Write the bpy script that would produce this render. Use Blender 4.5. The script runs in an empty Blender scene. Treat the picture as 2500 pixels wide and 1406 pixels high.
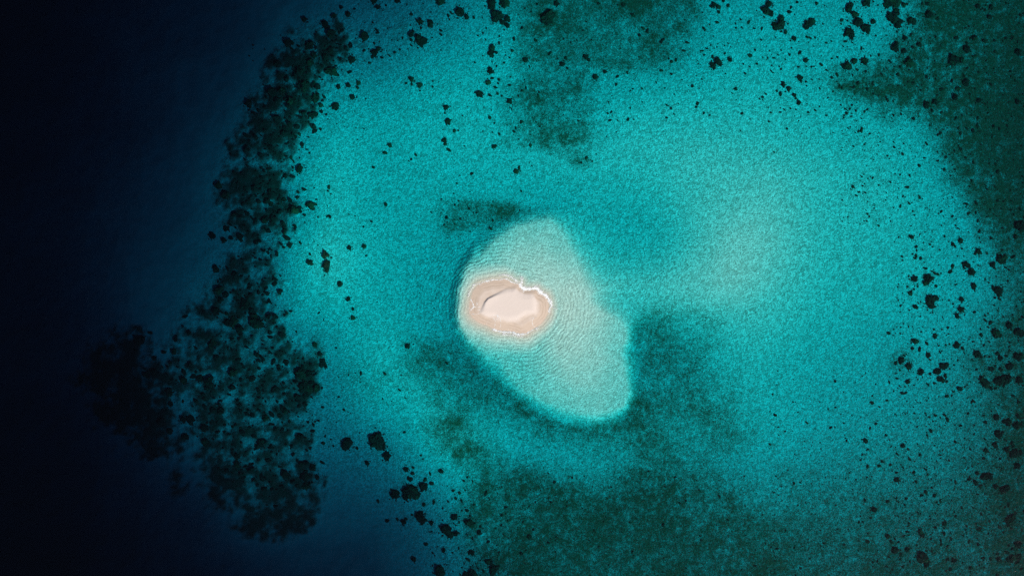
# Aerial view, straight down, of a small sandbank in a coral lagoon beside a deep drop-off.
import bpy, math, random
import numpy as np
from mathutils import Vector

random.seed(7)
rng = np.random.default_rng(7)
scene = bpy.context.scene

# ------------------------------------------------------------------ camera, sky, sun, exposure
MPP = 0.15            # metres of water surface per photo pixel (photo 2500 x 1406)
CAM_H = 400.0         # drone height above the water, metres
CX, CY = 1250.0, 703.0

cam_data = bpy.data.cameras.new("camera")
cam = bpy.data.objects.new("camera", cam_data)
scene.collection.objects.link(cam)
cam.location = (0, 0, CAM_H)
cam.rotation_euler = (0, 0, 0)
cam_data.sensor_width = 36.0
cam_data.lens = 36.0 * CAM_H / (2500 * MPP)
cam_data.clip_start = 1.0
cam_data.clip_end = 20000.0
scene.camera = cam

SUN_EL, SUN_AZ = math.radians(39), math.atan2(0.72, -0.69)   # azimuth from +Y towards +X
world = bpy.data.worlds.new("World")
scene.world = world
world.use_nodes = True
wn = world.node_tree
sky = wn.nodes.new("ShaderNodeTexSky")
sky.sky_type = 'NISHITA'
sky.sun_disc = False
sky.sun_elevation = SUN_EL
sky.sun_rotation = SUN_AZ
wn.nodes["Background"].inputs[1].default_value = 0.06
wn.links.new(sky.outputs[0], wn.nodes["Background"].inputs[0])

sun_data = bpy.data.lights.new("sun", 'SUN')
sun_data.energy = 5.0
sun_data.angle = math.radians(0.53)
sun_data.color = (1.0, 0.96, 0.90)
sun = bpy.data.objects.new("sun", sun_data)
scene.collection.objects.link(sun)
to_sun = Vector((math.sin(SUN_AZ) * math.cos(SUN_EL), math.cos(SUN_AZ) * math.cos(SUN_EL), math.sin(SUN_EL)))
sun.rotation_euler = to_sun.to_track_quat('Z', 'Y').to_euler()
sun.location = (60, -80, 300)

vs = scene.view_settings
vs.view_transform = 'Standard'
vs.look = 'None'
vs.exposure = 0.24
vs.gamma = 1.0
vs.use_curve_mapping = False
scene.cycles.max_bounces = 4
scene.cycles.diffuse_bounces = 2
scene.cycles.glossy_bounces = 2
scene.cycles.transparent_max_bounces = 12
scene.cycles.use_denoising = False

# ------------------------------------------------------------------ numeric helpers
def smooth(a, b, x):
    t = np.clip((x - a) / (b - a), 0, 1)
    return t * t * (3 - 2 * t)

def perlin(x, y, seed=0):
    xi = np.floor(x).astype(np.int64); yi = np.floor(y).astype(np.int64)
    xf = x - xi; yf = y - yi
    def g(ix, iy):
        h = (ix * 374761393 + iy * 668265263 + seed * 974634777) & 0xffffffff
        h = ((h ^ (h >> 13)) * 1274126177) & 0xffffffff
        h = h ^ (h >> 16)
        a = (h & 0xffff) / 65536.0 * 2 * np.pi
        return np.cos(a), np.sin(a)
    def dot(ix, iy, dx, dy):
        gx, gy = g(ix, iy); return gx * dx + gy * dy
    u = xf * xf * xf * (xf * (xf * 6 - 15) + 10); v = yf * yf * yf * (yf * (yf * 6 - 15) + 10)
    a = dot(xi, yi, xf, yf); b = dot(xi + 1, yi, xf - 1, yf)
    c = dot(xi, yi + 1, xf, yf - 1); d = dot(xi + 1, yi + 1, xf - 1, yf - 1)
    return ((a + u * (b - a)) * (1 - v) + (c + u * (d - c)) * v) * 1.4   # about -1..1

def fbm(x, y, scale, octs=3, seed=0, gain=0.5):
    s = 0; amp = 1; tot = 0; f = 1.0 / scale
    for o in range(octs):
        s = s + amp * perlin(x * f + 17.3 * o, y * f - 9.1 * o, seed + o * 31); tot += amp
        amp *= gain; f *= 2.03
    return s / tot * 1.3

def sdf(poly, X, Y):
    """signed distance to a closed polygon, positive inside (photo pixels)"""
    P = np.array(poly, float); n = len(P)
    best = np.full(X.shape, 1e18); inside = np.zeros(X.shape, bool)
    for i in range(n):
        ax, ay = P[i]; bx, by = P[(i + 1) % n]
        dx, dy = bx - ax, by - ay
        t = np.clip(((X - ax) * dx + (Y - ay) * dy) / (dx * dx + dy * dy + 1e-9), 0, 1)
        best = np.minimum(best, (X - ax - t * dx) ** 2 + (Y - ay - t * dy) ** 2)
        if by != ay:
            c = ((ay > Y) != (by > Y)) & (X < (bx - ax) * (Y - ay) / (by - ay) + ax)
            inside ^= c
    d = np.sqrt(best)
    return np.where(inside, d, -d)

def lin(c):
    c = np.asarray(c, float) / 255.0
    return np.where(c <= 0.04045, c / 12.92, ((c + 0.055) / 1.055) ** 2.4)

def tps_fit(pts, vals, lam=2.0):
    P = np.array(pts, float) / 100.0; n = len(P)
    r2 = ((P[:, None, :] - P[None, :, :]) ** 2).sum(-1)
    K = np.where(r2 > 0, 0.5 * r2 * np.log(r2 + 1e-12), 0)
    A = np.zeros((n + 3, n + 3)); A[:n, :n] = K + lam * np.eye(n)
    A[:n, n] = 1; A[:n, n + 1:] = P; A[n, :n] = 1; A[n + 1:, :n] = P.T
    b = np.zeros(n + 3); b[:n] = vals
    return P, np.linalg.solve(A, b)

def tps_eval(fit, X, Y):
    P, w = fit; n = len(P)
    x = X / 100.0; y = Y / 100.0
    out = w[n] + w[n + 1] * x + w[n + 2] * y
    for i in range(n):
        r2 = (x - P[i, 0]) ** 2 + (y - P[i, 1]) ** 2
        out = out + w[i] * 0.5 * r2 * np.log(r2 + 1e-12)
    return out

def bil(R, U, V):
    """bilinear look-up of a survey raster at photo coordinates"""
    x = np.clip((U - U0) / STEP, 0, R.shape[1] - 1.001); y = np.clip((V - V0) / STEP, 0, R.shape[0] - 1.001)
    xi = x.astype(int); yi = y.astype(int); xf = x - xi; yf = y - yi
    return (R[yi, xi] * (1 - xf) + R[yi, xi + 1] * xf) * (1 - yf) + (R[yi + 1, xi] * (1 - xf) + R[yi + 1, xi + 1] * xf) * yf

# ------------------------------------------------------------------ survey of the lagoon (photo pixels)
STEP = 2.5
U0, V0, U1, V1 = -200.0, -200.0, 2700.0, 1606.0
us = np.arange(U0, U1, STEP); vsr = np.arange(V0, V1, STEP)
U, V = np.meshgrid(us, vsr)

# soundings: (x, y, green level of clean sand seen through the water) -> depth
SND = [
 (0,0,1.5),(0,300,2),(0,600,3),(0,900,2.5),(0,1200,1.2),(0,1406,0.8),
 (150,0,2.5),(150,300,3.5),(150,700,5),(150,1000,3),(150,1250,1.5),(150,1406,0.8),
 (300,0,6),(300,200,7.5),(300,400,12),(300,600,19),(300,750,21),(300,900,16),(300,1100,10),(300,1250,5),(300,1406,2.5),
 (450,0,12),(450,150,16),(450,300,23),(450,500,34),(450,700,47),(450,820,54),(450,950,60),(450,1100,38),(450,1220,13),(450,1320,9),(450,1406,5),
 (600,0,22),(600,120,29),(600,220,42),(600,330,60),(600,450,76),(600,600,70),(600,700,78),(600,800,84),(600,900,88),(600,1050,80),(600,1180,64),(600,1280,34),(600,1350,20),(600,1406,12),
 (750,0,42),(750,80,62),(750,170,98),(750,260,124),(750,350,146),(750,450,154),(750,560,158),(750,700,162),(750,820,124),(750,920,102),(750,1020,90),(750,1120,73),(640,640,84),(650,760,92),(750,1220,52),(750,1320,32),(750,1406,22),
 (690,620,134),(685,700,128),(700,480,118),(690,560,118),(710,780,128),
 (900,0,68),(900,70,84),(900,150,110),(900,230,142),(900,350,158),(900,500,160),(900,700,164),(900,850,163),(900,950,152),(900,1020,128),(900,1090,92),(900,1180,66),(900,1280,46),(900,1406,30),
 (1050,0,98),(1050,100,122),(1050,180,148),(1050,350,164),(1050,500,160),(1050,650,152),(1050,800,146),(1050,920,160),(1050,1020,166),(1050,1090,158),(1050,1160,128),(1050,1240,92),(1050,1330,74),(1050,1406,66),
 (990,1120,118),(1110,1110,166),(1140,1180,150),(1130,1280,116),(1160,1380,92),
 (1200,0,126),(1200,100,150),(1200,250,162),(1200,400,166),(1150,520,155),(1080,560,152),(1090,720,146),(1110,860,140),(1200,960,148),
 (1350,0,120),(1350,100,138),(1350,250,155),(1350,400,172),(1280,480,160),(1380,490,158),(1470,540,155),(1560,570,156),(1640,610,172),(1500,470,168),
 (1500,0,122),(1500,100,144),(1500,250,164),(1500,380,178),
 (1650,0,128),(1650,100,148),(1650,250,172),(1650,400,186),(1650,520,180),(1700,600,190),(1690,680,196),
 (1800,0,150),(1800,150,164),(1800,300,180),(1800,450,192),(1800,560,200),(1780,660,203),(1900,600,197),(1900,450,192),(1800,740,196),(1800,860,176),(1850,1000,164),(1850,1150,148),(1850,1280,126),(1800,1406,106),
 (2000,0,152),(2000,200,164),(2000,350,176),(2000,480,184),(2000,600,184),(2000,720,178),(2000,900,160),(2000,1100,144),(2000,1280,114),(2000,1406,96),
 (2200,0,142),(2200,200,150),(2200,350,166),(2200,500,172),(2200,700,166),(2200,900,150),(2200,1100,128),(2200,1280,98),(2200,1406,86),
 (2400,0,106),(2400,200,104),(2400,400,112),(2400,550,138),(2400,700,142),(2400,900,120),(2400,1100,100),(2400,1280,80),(2400,1406,70),
 (2500,0,72),(2500,200,66),(2500,400,70),(2500,550,96),(2500,700,104),(2500,900,84),(2500,1100,70),(2500,1406,54),
 (1600,740,176),(1650,850,158),(1620,950,154),(1700,1000,162),(1560,1060,158),(1400,1080,156),(1280,1040,154),
 (1250,1150,138),(1400,1180,132),(1550,1170,128),(1700,1200,128),(1300,1300,108),(1500,1300,108),(1650,1320,106),(1300,1406,92),(1500,1406,94),(1650,1406,96),
]
K_G = 0.15                       # green absorption of the water per metre
PATH = 2.6
G_SAND = float(lin(224))
def depth_of(g):
    return np.log(G_SAND / lin(g)) / (K_G * PATH)
def film_vignette_share(p):            # lagoon side: algal film darkens more than depth, with lens darkening put into it
    k = min(max((p[0] - 1100) / 250.0, 0), 1)
    return p[2] + max(150 - p[2], 0) * .72 * k
fit0 = tps_fit([(p[0], p[1]) for p in SND], [float(depth_of(max(p[2], 0.8))) for p in SND], 0.05)
fit = tps_fit([(p[0], p[1]) for p in SND], [float(depth_of(max(film_vignette_share(p), 0.8))) for p in SND], 0.05)
cu = np.arange(U0, U1 + 10, 10.0); cv = np.arange(V0, V1 + 10, 10.0)
CU, CV = np.meshgrid(cu, cv)
coarse = tps_eval(fit, np.clip(CU, -20, 2520), np.clip(CV, -20, 1426))
def up(R):
    x = np.clip((U - U0) / 10, 0, R.shape[1] - 1.001); y = np.clip((V - V0) / 10, 0, R.shape[0] - 1.001)
    xi = x.astype(int); yi = y.astype(int); xf = x - xi; yf = y - yi
    return (R[yi, xi] * (1 - xf) + R[yi, xi + 1] * xf) * (1 - yf) + (R[yi + 1, xi] * (1 - xf) + R[yi + 1, xi + 1] * xf) * yf
D = np.clip(up(coarse), 0.5, 30.0)
FILM_VIGNETTE = 1 - np.exp(-K_G * PATH * np.maximum(up(tps_eval(fit0, np.clip(CU, -20, 2520), np.clip(CV, -20, 1426))) - up(coarse), 0))
D = D * (1 + 0.05 * fbm(U, V, 120, 3, 3) + 0.025 * fbm(U, V, 28, 3, 11))

# pale sand shelf round the island
SHELF = [(1300,524),(1250,540),(1205,565),(1165,605),(1135,650),(1118,705),(1113,755),(1120,800),(1142,835),(1172,866),(1196,898),
         (1228,934),(1268,966),(1310,990),(1352,1010),(1400,1024),(1450,1030),(1496,1022),(1530,998),(1545,960),(1541,905),(1536,850),(1542,800),
         (1560,755),(1640,730),(1700,690),(1690,640),(1600,640),(1520,615),(1450,570),(1380,530),(1340,520)]
sdS = sdf(SHELF, U, V) + 4 * fbm(U, V, 40, 2, 5)
wid = 22 - 8 * smooth(860, 940, V) + 8 * smooth(820, 860, V) * smooth(960, 900, V) * smooth(1290, 1200, U) - 8 * smooth(1480, 1530, U) * smooth(780, 840, V) + 10 * smooth(820, 880, V) * smooth(1180, 1220, U) + 170 * smooth(1330, 1500, U) * smooth(800, 720, V)
wid = np.maximum(wid, 12) + 6 * smooth(1180, 1130, U) * smooth(780, 840, V)
SH = [(1200,600,.85),(1150,650,.8),(1130,720,.75),(1135,790,.65),(1170,840,.75),(1230,620,.55),(1300,560,.72),(1300,630,.46),(1380,600,.66),(1420,660,.5),(1480,640,.85),
      (1400,720,.30),(1450,760,.36),(1500,720,.58),(1540,700,.8),(1600,690,.85),(1680,680,.9),(1400,820,.36),(1350,860,.46),(1450,880,.5),(1300,880,.8),(1260,880,.95),(1250,930,1.0),(1330,960,.85),(1420,950,.6),(1500,950,.75),(1520,860,.75),(1450,1010,.8),(1380,1000,.9),(1540,790,.75),(1200,860,.9)]
fs = tps_fit([(p[0], p[1]) for p in SH], [p[2] for p in SH], 0.02)
Dsh = .72 * np.clip(up(np.clip(tps_eval(fs, CU, CV), 0.22, 2)), 0.25, 1.3) * (1 + 0.10 * fbm(U, V, 45, 3, 23))
w = smooth(-1, 1, sdS / wid)
D = D * (1 - w) + np.minimum(Dsh, D) * w

def c2(pts):      # points measured on a 7.03x enlargement of the island
    return [(1100 + x / 7.03, 640 + y / 7.03) for x, y in pts]
SHORE = c2([(340,640),(372,520),(430,430),(490,368),(600,338),(700,312),(850,292),(930,285),(1010,318),(1080,360),(1190,380),(1210,445),(1280,482),(1400,480),(1480,482),
            (1530,530),(1640,580),(1680,680),(1692,760),(1680,880),(1640,960),(1560,1060),(1430,1140),(1310,1222),(1180,1222),(1060,1190),(830,1172),(740,1150),(600,1080),(480,1040),(360,950),(310,850),(320,740)])
PLAT = c2([(570,760),(590,690),(640,628),(740,578),(850,535),(970,490),(1120,462),(1190,500),(1260,530),(1400,545),(1432,610),(1446,760),(1436,848),(1300,862),(1150,950),(1000,975),(850,945),(780,900),(600,892),(545,860)])
m = (np.abs(U - 1245) < 420) & (np.abs(V - 745) < 420)
sdI = np.full(U.shape, -400.0); sdP = np.full(U.shape, -400.0)
sdI[m] = sdf(SHORE, U[m], V[m]); sdP[m] = sdf(PLAT, U[m], V[m])
sdI = sdI + np.where(m, 1.2 * fbm(U, V, 14, 3, 41), 0)
SHOREDIST = -sdI
Dn = np.minimum(D, np.where(sdI < 0, 0.03 + 0.0055 * np.maximum(-sdI, 0) + 0.00009 * np.maximum(-sdI, 0) ** 2, D))
D = D + (Dn - D) * np.maximum(smooth(-1, 0.6, sdS / wid), smooth(-14, -2, sdI))
nw = np.exp(-(((U - 1196) * .8 - (V - 724) * -.6) / 26) ** 2 - (((U - 1196) * .6 + (V - 724) * .8) / 16) ** 2)       # the scarp is steep on its upper left side only
pw = 13 - 10.5 * nw
Zland = np.minimum(0.06 + 0.016 * np.maximum(sdI, 0), 0.42) + (0.33 + .16 * nw) * smooth(-pw, pw * 0.6, sdP) + 0.012 * fbm(U, V, 9, 3, 51)
Z = np.where(sdI > 0, Zland * smooth(-1, 5, sdI) - 0.05 * smooth(3, 0, sdI), -D)
Z = np.where((sdI <= 0) & (sdI > -2), np.minimum(Z, -0.04), Z)

# ---- plant cover (seagrass and algal turf), 0..1
def field(poly, dens, feather, n=0.0, sc=40, seed=0):
    return dens * smooth(-feather * 1.7, feather * 1.7, sdf(poly, U, V) + 1.3 * n * fbm(U, V, sc, 4, seed, .65))
def blob(x, y, rx, ry, dens, ang=0):
    c, s = math.cos(math.radians(ang)), math.sin(math.radians(ang))
    dx = (U - x) * c + (V - y) * s; dy = -(U - x) * s + (V - y) * c
    return dens * np.exp(-((dx / rx) ** 2 + (dy / ry) ** 2) * 1.2)
cover = [
 field([(1285,-200),(1710,-200),(1700,90),(1640,150),(1560,182),(1450,185),(1440,230),(1450,290),(1425,380),(1385,370),(1350,340),(1290,350),(1250,290),(1245,230),(1270,150),(1290,100)], .42, 26, 26, 70, 61),
 blob(1390,340,34,42,.6,60), blob(1335,340,22,30,.5), blob(1345,48,42,38,.7), blob(1560,10,90,36,.55), blob(1300,240,45,30,.45), blob(1410,205,40,26,.5), blob(1610,100,50,50,.4), blob(1530,150,80,22,.35), blob(1420,395,25,14,.6),
 field([(2235,-200),(2700,-200),(2700,680),(2490,610),(2400,545),(2335,450),(2310,345),(2275,300),(2150,268),(2050,215),(2050,185),(2120,178),(2160,150),(2180,100),(2230,60)], .70, 26, 26, 70, 62),
 blob(2180,215,150,32,.5,5), blob(2370,345,70,40,.6,-10), blob(2460,380,60,90,.5), blob(2300,35,90,45,.35), blob(2440,250,90,70,.4), blob(2490,330,60,120,.5), blob(2330,170,90,30,.25),
 field([(2380,520),(2700,560),(2700,1606),(2430,1606),(2470,1200),(2440,1000),(2440,800),(2480,700)], .35, 45, 40, 70, 63),
 blob(2390,890,60,40,.4,20), blob(2200,880,40,30,.45), blob(2440,925,50,25,.4), blob(2460,1200,60,50,.45), blob(2480,1080,40,40,.3),
 blob(1225,512,62,20,.75,3), blob(1130,520,70,36,.38), blob(1110,555,40,22,.35), blob(1175,540,60,18,.4), blob(1160,500,40,14,.3),
 field([(990,850),(1110,820),(1165,880),(1215,940),(1265,975),(1330,1015),(1420,1040),(1480,1040),(1550,1005),(1620,1040),(1620,1100),(1500,1090),(1380,1080),(1250,1040),(1140,1000),(1020,960)], .36, 26, 24, 50, 64),
 blob(1280,1000,70,18,.45,38), blob(1210,945,60,18,.35,40), blob(1490,1042,90,18,.4,-8), blob(1370,1040,60,16,.35,15), blob(1090,880,70,40,.2),
 field([(1060,1010),(1120,1012),(1170,1090),(1250,1140),(1330,1155),(1400,1190),(1450,1210),(1500,1180),(1560,1140),(1650,1160),(1760,1190),(1860,1220),(1920,1270),(1950,1330),(1900,1606),(1150,1606),(1150,1406),(1160,1330),(1120,1260),(1150,1200),(1150,1150),(1105,1090),(1070,1070)], .52, 34, 34, 80, 65),
 blob(1090,1045,40,42,.5,30), blob(1130,1105,40,50,.45,-30), blob(1300,1200,120,50,.4), blob(1420,1250,120,50,.3), blob(1600,1215,100,70,.35), blob(1560,1270,80,60,.2), blob(1250,1330,100,60,.25), blob(1700,1180,100,60,.15),
 field([(1550,785),(1600,755),(1665,770),(1720,830),(1770,950),(1850,1090),(1790,1130),(1640,1090),(1560,1040),(1530,1010),(1552,960),(1546,880),(1545,820)], .33, 46, 50, 90, 66),
 blob(1595,800,50,45,.28), blob(1600,900,50,80,.22), blob(1575,985,60,36,.4), blob(1650,1130,90,50,.2), blob(1560,1080,90,40,.35), blob(1700,1000,90,70,.15),
 field([(1880,1130),(2050,1180),(2200,1250),(2300,1330),(2250,1606),(1900,1606)], .22, 60, 40, 90, 67),
 blob(960,910,60,40,.12), blob(880,930,60,50,.15), blob(795,730,8,60,.2), blob(775,850,14,40,.4,-12), blob(1290,60,30,60,.3), blob(1240,350,30,14,.25), blob(1275,145,16,14,.6),
]
A = np.ones(U.shape)
for c in cover: A *= (1 - np.clip(c, 0, 1))
A = 1 - A
nA = 0.5 + 0.5 * fbm(U, V, 30, 4, 71, 0.65)
nA2 = 0.5 + 0.5 * fbm(U, V, 75, 3, 73)
nA3 = 0.5 + 0.5 * fbm(U, V, 13, 3, 77, .6)
A = np.clip(A * (1.0 + 1.5 * (nA - .5) + 1.0 * (nA2 - .5) + 1.3 * (nA3 - .5)) + 0.10 * (nA - .45), 0, 0.97)
A = 1 - (1 - A) * (1 - np.clip(FILM_VIGNETTE * (1.06 + .9 * (nA - .5) + .6 * (nA2 - .5) + .7 * (nA3 - .5)), 0, .95))  # film cover also carries lens darkening towards the right and bottom edges
A *= 1 - smooth(-3, 12, sdS) * smooth(-60, -20, sdf([(1080,480),(1545,480),(1548,1050),(1080,1050)], U, V))

# ---- coral reef along the drop-off: dark, knobbly
reef = [
 field([(688,140),(730,80),(780,52),(830,62),(845,95),(800,140),(785,185),(775,240),(760,290),(728,345),(700,400),(712,470),(728,520),(692,575),(650,590),(610,580),(565,545),(528,500),(532,440),(575,385),(560,340),(600,290),(610,240),(650,200),(660,160)], .68, 26, 26, 45, 81),
 field([(560,650),(620,600),(672,630),(676,700),(692,770),(726,835),(785,885),(772,960),(745,1040),(775,1120),(780,1200),(765,1265),(705,1310),(640,1285),(575,1250),(500,1215),(488,1150),(490,1060),(440,1005),(390,930),(405,860),(440,800),(500,720)], .50, 24, 34, 60, 82),
 field([(225,850),(330,800),(372,840),(362,905),(400,960),(432,1030),(425,1120),(340,1120),(240,1030),(190,940)], .95, 28, 34, 50, 83),
 field([(870,50),(880,150),(840,240),(775,300),(738,400),(742,510),(706,590),(675,660),(690,760),(735,850),(800,905),(782,1000),(775,1120),(785,1230),(740,1310),(640,1300),(520,1230),(430,1130),(380,1000),(380,880),(460,760),(540,660),(520,480),(560,340),(640,200),(720,90)], .38, 40, 34, 60, 86),
 blob(690,1230,95,80,.5,20), blob(640,1130,90,90,.2), blob(600,1290,90,34,.5,15), blob(650,1275,70,60,.4), blob(760,1230,22,60,.4), blob(540,1180,50,50,.5), blob(430,1180,30,36,.8), blob(620,480,50,60,.4), blob(660,230,40,60,.5), blob(700,150,60,50,.35), blob(590,660,60,50,.4), blob(655,380,40,50,.4), blob(590,520,50,60,.45),
 blob(745,935,30,48,.6,-25), blob(610,900,60,60,.15), blob(1010,1170,60,36,.2), blob(1150,1260,30,60,.2), blob(780,860,16,36,.5,-18),
 field([(885,20),(1010,20),(1060,90),(1000,120),(880,130)], .22, 40, 30, 60, 84),
 blob(985,105,60,40,.3,-20), blob(870,260,14,10,.2), blob(760,200,50,60,.2), blob(840,120,60,40,.25),
 field([(1085,1240),(1180,1230),(1240,1406),(1080,1406)], .25, 40, 30, 60, 85),
]
R = np.ones(U.shape)
for c in reef: R *= (1 - np.clip(c, 0, 1))
R = 1 - R
nR = 0.5 + 0.5 * fbm(U, V, 26, 4, 91, 0.6)
nR2 = 0.5 + 0.5 * fbm(U, V, 60, 3, 97, 0.5)
RR = smooth(0.12, 1.0, R + (nR - .5) * 1.15 + (nR2 - .5) * .9) * np.clip(R * 2.2, 0, 1)
Z = Z + np.where(D > 1.5, 0.9 * RR * (0.4 + 0.9 * nR) + 0.22 * A * nA, 0)

def ground(u, v):
    return bil(Z, np.asarray(u, float), np.asarray(v, float))
def to_world(u, v, z):
    f = MPP * (CAM_H - z) / CAM_H
    return (u - CX) * f, (CY - v) * f
def survey(x, y):
    """photo coordinates of the ground point that stands at world x, y"""
    z = np.zeros_like(x)
    for _ in range(4):
        f = MPP * (CAM_H - z) / CAM_H
        u, v = x / f + CX, CY - y / f
        # beyond the surveyed frame the lagoon rim falls away to open sea on every side
        e = np.hypot(np.maximum(np.abs(u - CX) - 1290, 0), np.maximum(np.abs(v - CY) - 740, 0))
        k = smooth(0, 650, e)
        z = ground(u, v) * (1 - k) + (-24 - 3 * np.sin(u / 410.0) * np.cos(v / 370.0)) * k
    return u, v, z

# ------------------------------------------------------------------ mesh and tag helpers
def mesh_np(name, verts, faces, smooth_shade=True):
    """verts (n,3), faces (m,k) -> mesh"""
    me = bpy.data.meshes.new(name)
    verts = np.ascontiguousarray(verts, dtype=np.float32); faces = np.ascontiguousarray(faces, dtype=np.int32)
    k = faces.shape[1]
    me.vertices.add(len(verts)); me.vertices.foreach_set("co", verts.ravel())
    me.loops.add(faces.size); me.loops.foreach_set("vertex_index", faces.ravel())
    me.polygons.add(len(faces))
    me.polygons.foreach_set("loop_start", np.arange(0, faces.size, k, dtype=np.int32))
    me.polygons.foreach_set("loop_total", np.full(len(faces), k, dtype=np.int32))
    me.polygons.foreach_set("use_smooth", np.full(len(faces), smooth_shade))
    me.update(calc_edges=True)
    return me
def attr(me, name, data):
    a = me.attributes.new(name, 'FLOAT', 'POINT'); a.data.foreach_set("value", np.ascontiguousarray(data, dtype=np.float32).ravel())
def link(name, data, mat=None, parent=None):
    o = bpy.data.objects.new(name, data); scene.collection.objects.link(o)
    if mat is not None and not data.materials: data.materials.append(mat)
    if parent is not None: o.parent = parent
    return o
def tag(o, label=None, cat=None, group=None, kind=None):
    if label: o["label"] = label
    if cat: o["category"] = cat
    if group: o["group"] = group
    if kind: o["kind"] = kind
    return o
def grid_faces(nx, ny):
    i = np.arange(nx * ny).reshape(ny, nx)
    return np.stack([i[:-1, :-1], i[:-1, 1:], i[1:, 1:], i[1:, :-1]], -1).reshape(-1, 4)
def axis(half, step, far, growth=1.25):
    a = list(np.arange(-half, half + step * .5, step)); s = step; x = a[-1]; o = []
    while x < far:
        s *= growth; x += s; o.append(x)
    return np.array([-t for t in o[::-1]] + a + o)

# ------------------------------------------------------------------ materials
def new_mat(name):
    m = bpy.data.materials.new(name); m.use_nodes = True
    nt = m.node_tree
    for n in list(nt.nodes):
        if n.type != 'OUTPUT_MATERIAL': nt.nodes.remove(n)
    return m, nt, nt.nodes["Material Output"]
class NB:
    def __init__(s, nt): s.nt = nt
    def n(s, t, **kw):
        x = s.nt.nodes.new(t)
        for k, v in kw.items():
            if k == 'ins':
                for i, val in v.items():
                    if hasattr(val, 'is_output'): s.nt.links.new(val, x.inputs[i])
                    else: x.inputs[i].default_value = val
            else: setattr(x, k, v)
        return x
    def math(s, op, a, b=0.0, c=0.0, clamp=False):
        x = s.n("ShaderNodeMath", operation=op, use_clamp=clamp, ins={0: a, 1: b, 2: c}); return x.outputs[0]
    def noise(s, vec, scale, detail=3, rough=.55, dist=0.0):
        return s.n("ShaderNodeTexNoise", ins={'Vector': vec, 'Scale': scale, 'Detail': detail, 'Roughness': rough, 'Distortion': dist}).outputs['Fac']
    def ramp(s, x, a, b):
        return s.n("ShaderNodeMapRange", interpolation_type='SMOOTHSTEP', ins={0: x, 1: a, 2: b, 3: 0.0, 4: 1.0}).outputs[0]
    def mix(s, f, a, b):
        x = s.n("ShaderNodeMix", data_type='RGBA')
        for i, val in ((0, f), (6, a), (7, b)):
            if hasattr(val, 'is_output'): s.nt.links.new(val, x.inputs[i])
            else: x.inputs[i].default_value = val if not isinstance(val, tuple) else (*val, 1.0)
        return x.outputs[2]
    def attr(s, name):
        return s.n("ShaderNodeAttribute", attribute_name=name).outputs['Fac']

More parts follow.
